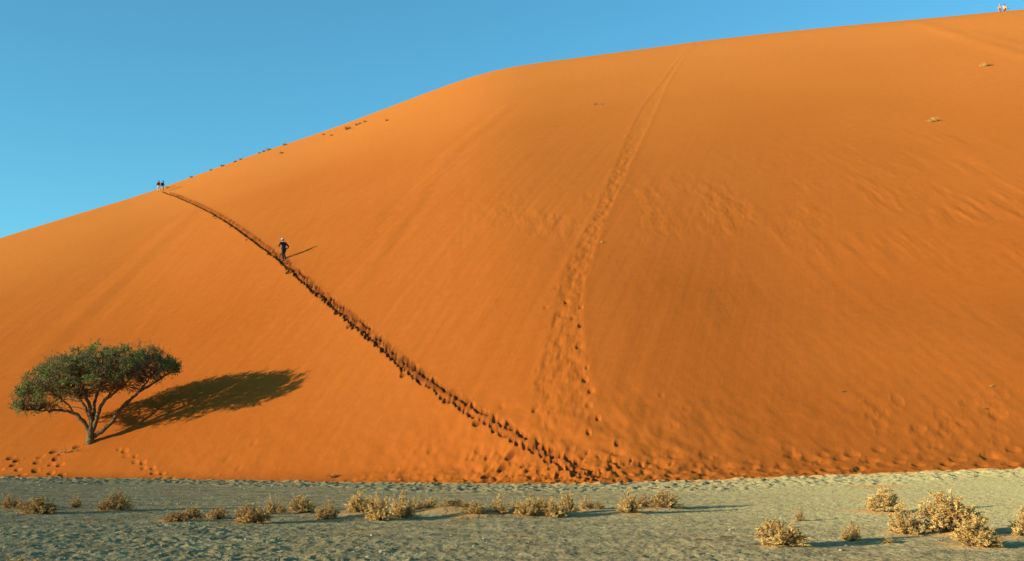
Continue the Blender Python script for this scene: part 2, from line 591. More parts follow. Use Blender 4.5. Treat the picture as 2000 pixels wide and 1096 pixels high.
def noise_mat(name, stops, scale=5.0, rough=0.9, bump=0.0, bscale=40.0, detail=4.0, spec=0.15, stretch=(1, 1, 1), dist=0.02, coord='Object'):
    m = new_mat(name, stops[0][1], rough)
    nt = m.node_tree
    b = nt.nodes['Principled BSDF']
    b.inputs['Specular IOR Level'].default_value = spec
    tc = nt.nodes.new('ShaderNodeTexCoord')
    mp = nt.nodes.new('ShaderNodeMapping')
    mp.inputs['Scale'].default_value = stretch
    nt.links.new(tc.outputs[coord], mp.inputs['Vector'])
    n = nt.nodes.new('ShaderNodeTexNoise')
    n.inputs['Scale'].default_value = scale
    n.inputs['Detail'].default_value = detail
    nt.links.new(mp.outputs['Vector'], n.inputs['Vector'])
    r = nt.nodes.new('ShaderNodeValToRGB')
    while len(r.color_ramp.elements) < len(stops):
        r.color_ramp.elements.new(0.5)
    for e, (p, c) in zip(r.color_ramp.elements, stops):
        e.position = p
        e.color = (*c, 1)
    nt.links.new(n.outputs['Fac'], r.inputs['Fac'])
    nt.links.new(r.outputs['Color'], b.inputs['Base Color'])
    if bump > 0:
        n2 = nt.nodes.new('ShaderNodeTexNoise')
        n2.inputs['Scale'].default_value = bscale
        n2.inputs['Detail'].default_value = 3
        nt.links.new(mp.outputs['Vector'], n2.inputs['Vector'])
        bp = nt.nodes.new('ShaderNodeBump')
        bp.inputs['Strength'].default_value = bump
        bp.inputs['Distance'].default_value = dist
        nt.links.new(n2.outputs['Fac'], bp.inputs['Height'])
        nt.links.new(bp.outputs['Normal'], b.inputs['Normal'])
    m['ramp'] = 1
    return m


SAND_A = (0.405, 0.105, 0.018)
SAND_B = (0.370, 0.091, 0.015)
SAND_C = (0.50, 0.162, 0.036)


def sand_material():
    m = noise_mat('dune_sand', [(0.30, SAND_B), (0.70, SAND_A)], scale=0.06, rough=1.0, bump=0.35, bscale=9.0, spec=0.0, dist=0.03)
    nt = m.node_tree
    b = nt.nodes['Principled BSDF']
    b.inputs['Diffuse Roughness'].default_value = 0.15
    base = b.inputs['Base Color'].links[0].from_socket
    # sand colour turns paler towards the crest
    at = nt.nodes.new('ShaderNodeAttribute'); at.attribute_name = 'pale'
    mix = nt.nodes.new('ShaderNodeMix'); mix.data_type = 'RGBA'
    nt.links.new(at.outputs['Fac'], mix.inputs['Factor'])
    nt.links.new(base, mix.inputs['A'])
    mix.inputs['B'].default_value = (*SAND_C, 1)
    # painted shade: sand colour darkened in the prints and the trail groove
    a3 = nt.nodes.new('ShaderNodeAttribute'); a3.attribute_name = 'trod_shade'
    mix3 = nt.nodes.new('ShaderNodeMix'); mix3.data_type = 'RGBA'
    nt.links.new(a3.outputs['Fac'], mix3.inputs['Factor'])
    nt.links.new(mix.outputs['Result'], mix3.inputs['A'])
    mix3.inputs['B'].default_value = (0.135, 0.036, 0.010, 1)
    mix = mix3
    # fine speckle of grains
    tc = nt.nodes.new('ShaderNodeTexCoord')
    n = nt.nodes.new('ShaderNodeTexNoise'); n.inputs['Scale'].default_value = 1.6; n.inputs['Detail'].default_value = 8
    n.inputs['Roughness'].default_value = 0.7
    nt.links.new(tc.outputs['Object'], n.inputs['Vector'])
    mr = nt.nodes.new('ShaderNodeMapRange')
    mr.inputs['From Min'].default_value = 0.25; mr.inputs['From Max'].default_value = 0.75
    mr.inputs['To Min'].default_value = 0.93; mr.inputs['To Max'].default_value = 1.07
    nt.links.new(n.outputs['Fac'], mr.inputs['Value'])
    mul = nt.nodes.new('ShaderNodeVectorMath'); mul.operation = 'MULTIPLY'
    nt.links.new(mix.outputs['Result'], mul.inputs[0])
    nt.links.new(mr.outputs['Result'], mul.inputs[1])
    nt.links.new(mul.outputs['Vector'], b.inputs['Base Color'])
    return m


def ground_material():
    m = noise_mat('pan_clay', [(0.34, (0.176, 0.131, 0.073)), (0.50, (0.250, 0.186, 0.099)), (0.68, (0.335, 0.248, 0.13))],
                  scale=1.4, rough=1.0, bump=0.8, bscale=16.0, spec=0.0, detail=8, dist=0.03)
    nt = m.node_tree
    b = nt.nodes['Principled BSDF']
    b.inputs['Diffuse Roughness'].default_value = 0.6
    base = b.inputs['Base Color'].links[0].from_socket
    at = nt.nodes.new('ShaderNodeAttribute'); at.attribute_name = 'pale'
    mix = nt.nodes.new('ShaderNodeMix'); mix.data_type = 'RGBA'
    nt.links.new(at.outputs['Fac'], mix.inputs['Factor'])
    nt.links.new(base, mix.inputs['A'])
    mix.inputs['B'].default_value = (0.41, 0.318, 0.150, 1)
    tc = nt.nodes.new('ShaderNodeTexCoord')
    n = nt.nodes.new('ShaderNodeTexNoise'); n.inputs['Scale'].default_value = 13.0; n.inputs['Detail'].default_value = 5
    n.inputs['Roughness'].default_value = 0.75
    nt.links.new(tc.outputs['Object'], n.inputs['Vector'])
    mr = nt.nodes.new('ShaderNodeMapRange')
    mr.inputs['From Min'].default_value = 0.3; mr.inputs['From Max'].default_value = 0.7
    mr.inputs['To Min'].default_value = 0.48; mr.inputs['To Max'].default_value = 1.52
    nt.links.new(n.outputs['Fac'], mr.inputs['Value'])
    mul = nt.nodes.new('ShaderNodeVectorMath'); mul.operation = 'MULTIPLY'
    nt.links.new(mix.outputs['Result'], mul.inputs[0])
    nt.links.new(mr.outputs['Result'], mul.inputs[1])
    a2 = nt.nodes.new('ShaderNodeAttribute'); a2.attribute_name = 'sand'
    mix2 = nt.nodes.new('ShaderNodeMix'); mix2.data_type = 'RGBA'
    nt.links.new(a2.outputs['Fac'], mix2.inputs['Factor'])
    nt.links.new(mul.outputs['Vector'], mix2.inputs['A'])
    mix2.inputs['B'].default_value = (0.46, 0.22, 0.075, 1)
    nt.links.new(mix2.outputs['Result'], b.inputs['Base Color'])
    return m


M = {}
M['sand'] = sand_material()
M['ground'] = ground_material()
M['bark'] = noise_mat('acacia_bark', [(0.35, (0.06, 0.035, 0.02)), (0.65, (0.16, 0.10, 0.048))], scale=9, bump=0.6, bscale=30)
M['twig'] = noise_mat('acacia_twig', [(0.35, (0.10, 0.065, 0.04)), (0.65, (0.20, 0.13, 0.08))], scale=3)
M['leaf'] = noise_mat('acacia_leaf', [(0.38, (0.17, 0.12, 0.065)), (0.52, (0.135, 0.14, 0.045)), (0.66, (0.20, 0.235, 0.06))], scale=1.3, detail=3, rough=0.7)
M['straw'] = noise_mat('dry_straw', [(0.30, (0.44, 0.235, 0.075)), (0.50, (0.65, 0.395, 0.135)), (0.72, (0.78, 0.52, 0.20))], scale=2.5, detail=4)
M['straw_brown'] = noise_mat('dry_straw_brown', [(0.30, (0.34, 0.17, 0.06)), (0.50, (0.52, 0.30, 0.105)), (0.72, (0.66, 0.41, 0.16))], scale=2.5, detail=4)
M['wood'] = noise_mat('dry_stem_wood', [(0.35, (0.13, 0.08, 0.04)), (0.65, (0.26, 0.16, 0.08))], scale=8)
M['tuft_dark'] = noise_mat('dune_tuft', [(0.35, (0.22, 0.13, 0.045)), (0.65, (0.34, 0.21, 0.08))], scale=6)
M['tuft_pale'] = noise_mat('dune_tuft_pale', [(0.35, (0.46, 0.30, 0.09)), (0.65, (0.60, 0.42, 0.14))], scale=6)
M['stone'] = noise_mat('pale_stone', [(0.35, (0.26, 0.22, 0.15)), (0.65, (0.42, 0.36, 0.25))], scale=6, bump=0.5)
M['pebble'] = noise_mat('pebble_stone', [(0.35, (0.13, 0.125, 0.085)), (0.65, (0.27, 0.25, 0.16))], scale=0.8, detail=6, coord='Object')

_nt = M['leaf'].node_tree
_b = _nt.nodes['Principled BSDF']
_tr = _nt.nodes.new('ShaderNodeBsdfTranslucent'); _mx = _nt.nodes.new('ShaderNodeMixShader'); _mx.inputs['Fac'].default_value = 0.3
_nt.links.new(_b.inputs['Base Color'].links[0].from_socket, _tr.inputs['Color'])
_nt.links.new(_b.outputs[0], _mx.inputs[1]); _nt.links.new(_tr.outputs[0], _mx.inputs[2])
_nt.links.new(_mx.outputs[0], _nt.nodes['Material Output'].inputs['Surface'])

# dune object
pale = np.clip(smooth01((T - 0.0) / 1.0) * 1.0 + 0.15 * fbm(X / 30, Y / 30, 2, 61), 0, 1)
dune = link('sand_dune', grid_mesh('sand_dune', X, Y, Z, {'pale': pale, 'trod_shade': np.clip(TROD_SHADE, 0, 1)}), M['sand'])
tag(dune, kind='structure')
tag(dune, 'huge smooth orange sand dune rising behind the flat clay pan')

# ------------------------------------------------------------------ clay pan
th_g = np.concatenate([np.radians(np.linspace(-180, -27.5, 90)[:-1]), np.radians(np.linspace(-27.5, 27.5, 900)),
                       np.radians(np.linspace(27.5, 180, 90)[1:])])
r_g = [14.2]
while r_g[-1] < 75:
    r_g.append(r_g[-1] + 0.045 * (r_g[-1] / 14.0) ** 1.15)
r_g = np.concatenate([[0.02, 1, 2.5, 4, 6, 8, 10, 12, 13.2], np.array(r_g),
                      [80, 90, 105, 130, 170, 230, 320, 450, 700, 1100, 1800, 3000, 5000, 9000, 15000]])
GT, GD = np.meshgrid(th_g, r_g)
GX = GD * np.sin(GT); GY = GD * np.cos(GT)
GZ = pan_z(GX, GY)
near = smooth01((GD - 12) / 4) * (1 - smooth01((GD - 68) / 8)) * (1 - smooth01((np.abs(GT) - math.radians(30)) / 0.3))
GZ += near * 0.016 * fbm(GX / 0.20, GY / 0.30, 3, 71)
GZ += near * 0.02 * fbm(GX / 3.0, GY / 3.0, 2, 72)


def gpt(px, py):
    th, te = pix_ray(px, py)
    th = float(th); te = float(te)
    d = CAM_H / -te
    for _ in range(30):
        d = .5 * d + .5 * (CAM_H - float(pan_z(d * math.sin(th), d * math.cos(th)))) / -te
    return d * math.sin(th), d * math.cos(th)


def gblob(px, py, rx, ry):
    x, y = gpt(px, py)
    return np.exp(-(((GX - x) / rx) ** 2 + ((GY - y) / ry) ** 2))


rough = np.clip(gblob(80, 1060, 3.2, 4.5) + gblob(330, 1070, 2.8, 3.0) + gblob(560, 1085, 2.2, 1.6) + 0.8 * gblob(1380, 1085, 1.1, 1.2)
                + 0.8 * gblob(230, 1035, 3.0, 1.6) + 0.5 * gblob(780, 1085, 1.6, 1.0), 0, 1)
rough = rough * smooth01(0.6 + 1.6 * perlin(GX / 0.9, GY / 0.9, 73))
clod = fbm(GX / 0.17, GY / 0.22, 3, 74) + 0.5 * fbm(GX / .5, GY / .5, 2, 86)
GZ += near * rough * 0.04 * np.maximum(clod, -0.25)
# crust broken by feet along the foot of the dune
gap = foot_d(GT) - GD                                # metres in front of the foot line
churn = smooth01((gap + 2) / 1.5) * (1 - smooth01((gap - 3.0 - 3.5 * (0.5 + perlin(GX / 6, GY / 6, 75))) / 2.0))
lump = fbm(GX / 0.55, GY / 0.8, 2, 76)
GZ += near * churn * (0.10 * np.abs(lump) + 0.05 * fbm(GX / 0.22, GY / 0.5, 2, 77) + 0.015)
# foot line made ragged
GZ += near * np.exp(-(gap / 1.4) ** 2) * 0.13 * fbm(GX / 0.9, GY / 0.9, 3, 78)
# wheel or wind lines in the crust
GZ += near * 0.012 * np.maximum(0, perlin(GX / 5 + GY * 0.05, GY / 0.7, 79)) * smooth01((GD - 30) / 5)

# wind-drifted orange sand in the lee of the shrubs: low mounds
sandf = np.zeros_like(GX)
for (px, py, rx, ry, h) in [(675, 1008, 0.8, 0.9, 0.12), (720, 1012, 0.9, 0.9, 0.16), (770, 1010, 0.6, 0.8, 0.12), (690, 1000, 0.9, 0.8, .14),
                            (850, 1002, 0.8, 0.9, 0.10), (890, 1002, 1.1, 1.1, 0.20), (925, 1010, 0.8, 0.8, 0.17), (965, 1008, .8, .8, .10),
                            (1030, 1008, 1.0, .9, .12), (1090, 1006, .9, .9, .12), (1150, 997, .7, .8, .06),
                            (1225, 1004, 0.7, 0.8, 0.10), (1262, 996, 0.8, 0.9, 0.10), (1300, 995, .6, .8, .05),
                            (75, 1002, 0.7, 0.6, 0.06), (35, 996, .7, .6, .05), (225, 998, 0.5, 0.6, 0.05), (355, 1018, 0.8, 0.6, 0.06), (490, 1021, .5, .5, .04),
                            (1720, 1002, 0.7, 0.8, 0.07), (1690, 997, .8, .5, .03), (1765, 1044, 0.4, 0.5, 0.05), (1820, 1040, .5, .6, .05), (1857, 1045, 0.55, 0.6, 0.07),
                            (1895, 1068, 0.40, 0.40, 0.05), (1855, 1062, .3, .3, .03), (1520, 1068, 0.42, 0.32, 0.04), (1560, 1016, .2, .4, .02), (1665, 1054, .2, .25, .02),
                            (590, 1002, .5, .5, .03), (535, 1003, .4, .5, .03), (637, 1015, .4, .5, .04), (1735, 1060, .18, .12, .01), (1975, 1048, .45, .4, .03)]:
    g = gblob(px, py, rx, ry)
    wob = np.clip(g * (1 + 0.9 * perlin(GX / .5, GY / .5, 81)), 0, 1.2)
    GZ += 0.6 * h * g * g
    sandf = np.maximum(sandf, 0.7 * smooth01((wob - 0.33) / 0.5))
for (px, py, rx, ry) in [(710, 1037, .45, .25), (1010, 1050, .35, .22), (1362, 997, .25, .3), (1365, 1053, .12, .1), (600, 1085, .2, .15), (1710, 950, 1.0, .8), (620, 1082, .15, .1), (280, 1068, .2, .1)]:
    g = gblob(px, py, rx, ry)
    sandf = np.maximum(sandf, 0.8 * smooth01((g * (1 + 0.9 * perlin(GX / .3, GY / .3, 82)) - 0.2) / 0.6))
sandf = np.maximum(sandf, 0.85 * smooth01((0.6 - gap + 0.8 * fbm(GX / .9, GY / .9, 2, 83)) / 1.2) * (gap > -3))
sandf = sandf + 0.12 * smooth01(0.2 + perlin(GX / 2.2, GY / 2.2, 84))
palef = smooth01((GT - math.radians(-3)) / math.radians(26)) * smooth01((GD - 18) / 10) * 0.9
palef = np.clip(palef + churn * 0.12 + rough * 0.12 + 0.18 * fbm(GX / 3, GY / 4, 2, 85), 0, 1)
ground = link('ground', grid_mesh('ground', GX, GY, GZ, {'sand': np.clip(sandf, 0, 1), 'pale': palef}), M['ground'])
tag(ground, kind='structure')
tag(ground, 'flat grey-green clay pan in front of the dune')


def ground_z(x, y):
    th = math.atan2(x, y); d = math.hypot(x, y)
    c = int(np.clip(np.searchsorted(th_g, th), 1, len(th_g) - 1))
    return float(np.interp(d, r_g, GZ[:, c]))


# ------------------------------------------------------------------ generic tube
class MB:
    def __init__(s):
        s.v = []; s.f = []; s.m = []

    def tube(s, pts, rad, n=6, mat=0, cap=True):
        pts = [Vector(p) for p in pts]
        base = len(s.v)
        t = (pts[1] - pts[0]).normalized()
        ref = Vector((0, 0, 1)) if abs(t.z) < 0.9 else Vector((1, 0, 0))
        nx = t.cross(ref).normalized()
        for i, p in enumerate(pts):
            if 0 < i < len(pts) - 1:
                t2 = (pts[i + 1] - pts[i - 1]).normalized()
            elif i == 0:
                t2 = t
            else:
                t2 = (pts[-1] - pts[-2]).normalized()
            nx = (nx - t2 * nx.dot(t2)).normalized()
            ny = t2.cross(nx)
            for k in range(n):
                a = 2 * math.pi * k / n
                s.v.append(p + (nx * math.cos(a) + ny * math.sin(a)) * rad[i])
        for i in range(len(pts) - 1):
            for k in range(n):
                a = base + i * n + k; b = base + i * n + (k + 1) % n
                s.f.append((a, b, b + n, a + n)); s.m.append(mat)
        if cap:
            s.f.append(tuple(base + (len(pts) - 1) * n + k for k in range(n))); s.m.append(mat)

    def tri(s, a, b, c, mat=0):
        i = len(s.v)
        s.v += [a, b, c]
        s.f.append((i, i + 1, i + 2)); s.m.append(mat)

    def mesh(s, name, smooth=True):
        me = bpy.data.meshes.new(name)
        me.from_pydata([tuple(v) for v in s.v], [], s.f)
        me.polygons.foreach_set('material_index', s.m)
        if smooth:
            me.polygons.foreach_set('use_smooth', [True] * len(s.f))
        me.update()
        return me


def bez(a, b, c, n=6):
    a, b, c = Vector(a), Vector(b), Vector(c)
    return [a * (1 - t) ** 2 + b * 2 * t * (1 - t) + c * t * t for t in [i / n for i in range(n + 1)]]


def rvec(r=rnd):
    while True:
        v = Vector((r.uniform(-1, 1), r.uniform(-1, 1), r.uniform(-1, 1)))
        if 0.05 < v.length < 1:
            return v.normalized()


# ------------------------------------------------------------------ acacia tree
tz = dune_z(*tree_xy)
tree = empty('acacia_tree', (tree_xy[0], tree_xy[1], tz))
tag(tree, 'wide umbrella-shaped green acacia with several leaning stems alone at the dune foot', 'tree')
ts = float(np.hypot(*tree_xy)) / F
rt = random.Random(7)


def tp(px, py, dy=0.0):            # photo position relative to the trunk foot -> local metres
    dy *= 0.7
    return Vector(((px - 178 - 3 * dy) * ts, dy, (868 - py) * ts * 0.89))


limbs = [
    ([(178, 874, 0), (177, 862, 0), (176, 850, -.02), (177, 842, 0)], [.25, .20, .18, .15], 'trunk'),
    ([(176, 850, 0), (168, 832, -.15), (156, 815, -.4), (142, 806, -.6), (122, 804, -.8), (95, 805, -1.0), (60, 802, -1.1), (38, 794, -1.2)], [.13, .115, .10, .085, .07, .05, .035, .015], 'limb'),
    ([(177, 846, .05), (174, 825, .25), (163, 803, .6), (148, 780, 1.1), (125, 755, 1.7), (100, 735, 2.2)], [.12, .10, .08, .06, .045, .02], 'limb'),
    ([(177, 846, 0), (177, 820, -.1), (174, 795, -.35), (165, 765, -.7), (155, 735, -1.1), (145, 705, -1.5)], [.13, .12, .10, .075, .05, .02], 'limb'),
    ([(178, 846, 0), (180, 820, .15), (178, 790, .3), (184, 760, .5), (190, 725, .7), (195, 695, .8)], [.12, .11, .09, .07, .05, .02], 'limb'),
    ([(179, 848, 0), (187, 822, -.1), (194, 798, -.3), (203, 783, -.5), (222, 768, -.9), (245, 750, -1.4), (270, 725, -1.9)], [.12, .11, .10, .085, .065, .045, .02], 'limb'),
    ([(180, 858, .0), (196, 846, .1), (212, 828, .15), (228, 800, .3), (247, 775, .4), (268, 758, .5), (295, 738, .7), (325, 716, .8)], [.13, .12, .105, .09, .08, .07, .05, .02], 'limb'),
    ([(228, 802, .3), (245, 776, .9), (258, 755, 1.5), (270, 728, 2.1), (282, 700, 2.6)], [.06, .055, .045, .035, .015], 'limb'),
    ([(203, 784, -.5), (213, 760, -.2), (225, 735, .3), (235, 705, .8)], [.05, .045, .035, .02], 'limb'),
    ([(147, 806, -.6), (138, 790, -1.1), (120, 770, -1.7), (100, 755, -2.2)], [.05, .045, .035, .015], 'limb'),
]
limb_pts = []
for pts, rad, nm in limbs:
    mb = MB()
    P = [tp(a, b, c) for a, b, c in pts]
    # denser, slightly crooked path
    Q = []; R = []
    for i in range(len(P) - 1):
        for k in range(4):
            t = k / 4
            q = P[i].lerp(P[i + 1], t)
            if not (i == 0 and k == 0):
                q = q + rvec(rt) * 0.035
            Q.append(q); R.append((rad[i] * (1 - t) + rad[i + 1] * t) * rt.uniform(.92, 1.08))
    Q.append(P[-1]); R.append(rad[-1])
    mb.tube(Q, R, 9)
    link(nm, mb.mesh(nm), M['bark'], tree)
    for q, r in zip(Q, R):
        if r < 0.12:
            limb_pts.append((q, r))

xt = [-4.35, -4.0, -3.5, -2.9, -2.3, -1.3, -.3, .6, 1.5, 2.3, 3.0, 3.8, 4.3, 4.9]
zt = [2.35, 3.3, 3.95, 4.45, 4.85, 5.2, 5.4, 5.55, 5.4, 5.6, 5.45, 5.35, 4.95, 4.75]
xb = [-4.35, -3.9, -3.2, -2.2, -1.5, -.8, 0, .8, 1.6, 2.4, 3.2, 4.0, 4.9]
zb = [1.95, 1.55, 1.65, 1.9, 2.4, 2.75, 2.85, 2.95, 3.0, 3.15, 3.45, 3.8, 4.1]
kx = ts / 0.028


def crown_sample():
    while True:
        x = rt.uniform(-4.3, 4.85)
        w = 2.9 * math.sqrt(max(0.0, 1 - ((x - .3) / 4.75) ** 2)) + 0.25
        y = rt.uniform(-w, w)
        q = (y / w) ** 2
        top = np.interp(x, xt, zt) - q * 1.1 + 0.5 * mnoise.noise(Vector((x * 1.1, y * 1.1, 3.3)))
        bot = np.interp(x, xb, zb) + q * 0.5 - 0.2 * abs(y) / 3.5
        if top - bot < 0.15:
            continue
        u = rt.random() ** 0.75
        z = bot + (top - bot) * u
        if mnoise.noise(Vector((x * 0.95, y * 0.95, z * 1.5))) < -0.16 and rt.random() < 0.88:
            continue
        # keep the low middle open so the branching shows
        if u < 0.35 and q < 0.35 and rt.random() < 0.55:
            continue
        return Vector((x * 0.85 - 0.05, y, z * 0.88)) * kx, u


twigs = MB(); leaves = []
lv = []; lf = []
ncl = 0
for k in range(1250):
    c, u = crown_sample()
    # branch to the cluster from a nearby limb point that lies below and inward
    best = min(limb_pts, key=lambda lr: (lr[0] - c).length + 1.2 * max(0, lr[0].z - c.z + 0.15) + 0.3 * rt.random())
    a = best[0]
    ln = (c - a).length
    mid = a.lerp(c, 0.5) + Vector((0, 0, 0.12 * ln)) + rvec(rt) * 0.10 * ln
    if k % 2 == 0 or ln > 1.3:
        r0 = min(best[1] * 0.6, 0.012 + 0.012 * ln)
        ps = bez(a, mid, c, 4)
        twigs.tube(ps, [r0 * (1 - .2 * i) + 0.003 for i in range(5)], 3, cap=False)
    dirc = (c - mid).normalized()
    # little twigs and leaflets
    nt_ = rt.randint(4, 6)
    for t in range(nt_):
        d = (dirc * 0.7 + rvec(rt) * 0.9 + Vector((0, 0, 0.25))).normalized()
        L = rt.uniform(0.18, 0.42) if t else rt.uniform(.35, .62)
        e = c + d * L
        side = d.cross(Vector((0, 0, 1))).normalized() if abs(d.z) < .98 else Vector((1, 0, 0))
        twigs.tri(c - side * .007, c + side * .007, e)
        for q in range(18):
            p = c + d * L * rt.uniform(0.15, 1.05) + rvec(rt) * rt.uniform(0, 0.09)
            n = (rvec(rt) + Vector((0, 0, .4))).normalized()
            s1 = n.cross(rvec(rt)).normalized() * rt.uniform(.018, .040)
            s2 = n.cross(s1).normalized() * rt.uniform(.013, .027)
            i = len(lv)
            lv += [p - s1, p + s2, p + s1, p - s2]
            lf.append((i, i + 1, i + 2, i + 3))
me = bpy.data.meshes.new('crown'); me.from_pydata([tuple(v) for v in lv], [], lf); me.update()
crown = link('crown', me, M['leaf'], tree); crown['kind'] = 'stuff'
tw = link('twigs', twigs.mesh('twigs', False), M['twig'], tree); tw['kind'] = 'stuff'

# ------------------------------------------------------------------ dry shrubs of the pan
def shrub_meshes(seed, nst=42, spread=1.0, blades=26, rag=0.2, thick=1.0):
    """a dome of crooked stems, each ending in a knobbly tuft; about 1 m wide and 1 m high before scaling"""
    r = random.Random(seed)
    st = MB(); tu = MB()
    for k in range(nst):
        az = r.uniform(0, 2 * math.pi)
        inc = math.acos(1 - r.random() * 0.93 * spread) if spread <= 1 else r.uniform(0.5, 1.5)
        L = 0.5 * r.uniform(1 - rag, 1.0 + rag * .35)
        d = Vector((math.sin(inc) * math.cos(az), math.sin(inc) * math.sin(az), math.cos(inc)))
        root = Vector((r.uniform(-.1, .1), r.uniform(-.1, .1), -0.04))
        end = Vector((d.x * L, d.y * L, max(0.06, d.z * L * 1.95)))
        mid = root.lerp(end, .5) + Vector((d.x, d.y, 0)) * 0.10 + rvec(r) * 0.05
        ps = bez(root, mid, end, 4)
        st.tube(ps, [.016 * thick, .013 * thick, .010 * thick, .008 * thick, .004], 3, cap=False)
        for s in range(4):
            t = r.uniform(.35, 1.0)
            p = ps[min(3, int(t * 4))].lerp(ps[min(4, int(t * 4) + 1)], (t * 4) % 1)
            dd = (d * .8 + Vector((0, 0, .5)) + rvec(r) * 0.75).normalized()
            l = r.uniform(.07, .17)
            e = p + dd * l
            st.tube([p, e], [.007, .003], 3, cap=False)
            for b in range(int(blades * 1.5)):
                q = p + dd * l * r.uniform(.1, 1.1)
                n = (dd * .6 + rvec(r)).normalized()
                w = n.cross(rvec(r)).normalized() * r.uniform(.005, .012)
                tip = q + n * r.uniform(.035, .085)
                if tip.z < 0.01:
                    continue
                tu.tri(q - w, q + w, tip)
    return st.mesh('stems', False), tu.mesh('tufts', False)


variants = [shrub_meshes(11, 64), shrub_meshes(12, 74, 1.0, 24, .3), shrub_meshes(13, 80, 1.0, 24, .12),
            shrub_meshes(14, 70, 1.0, 26, .4), shrub_meshes(15, 84, 1.0, 24, .25), shrub_meshes(16, 80, 1.0, 28, .35),
            shrub_meshes(17, 46, 1.0, 24, .45)]
vm = {}
for i, (a, b) in enumerate(variants):
    a.materials.append(M['wood'])
    b.materials.append(M['straw'])
    b2 = b.copy(); b2.materials.clear(); b2.materials.append(M['straw_brown'])
    vm[i] = (a, b, b2)


def shrub(px, py, w, h, v, label, brown=False, name='dry_shrub', group='dry shrubs on the clay pan', depth=0.9):
    x, y = gpt(px, py)
    d = math.hypot(x, y)
    s = d / F / math.cos(TILT) * 0.995
    W, H = w * s, h * s
    # the foot seen is the near edge of the clump: set the centre back by part of its depth
    y2 = y + W * 0.30; x2 = x * (y2 / y)
    if 680 < px < 1310:
        W *= 1.12; H *= 0.97
    e = empty(name, (x2, y2, ground_z(x2, y2) - 0.01), rnd.uniform(0, 6.28), (W * 1.10, W * 1.10 * depth, H * 1.08))
    tag(e, label, 'shrub', group)
    a, b, b2 = vm[v]
    link('stems', a, M['wood'], e)
    link('tufts', b2 if brown else b, M['straw'], e)
    return e


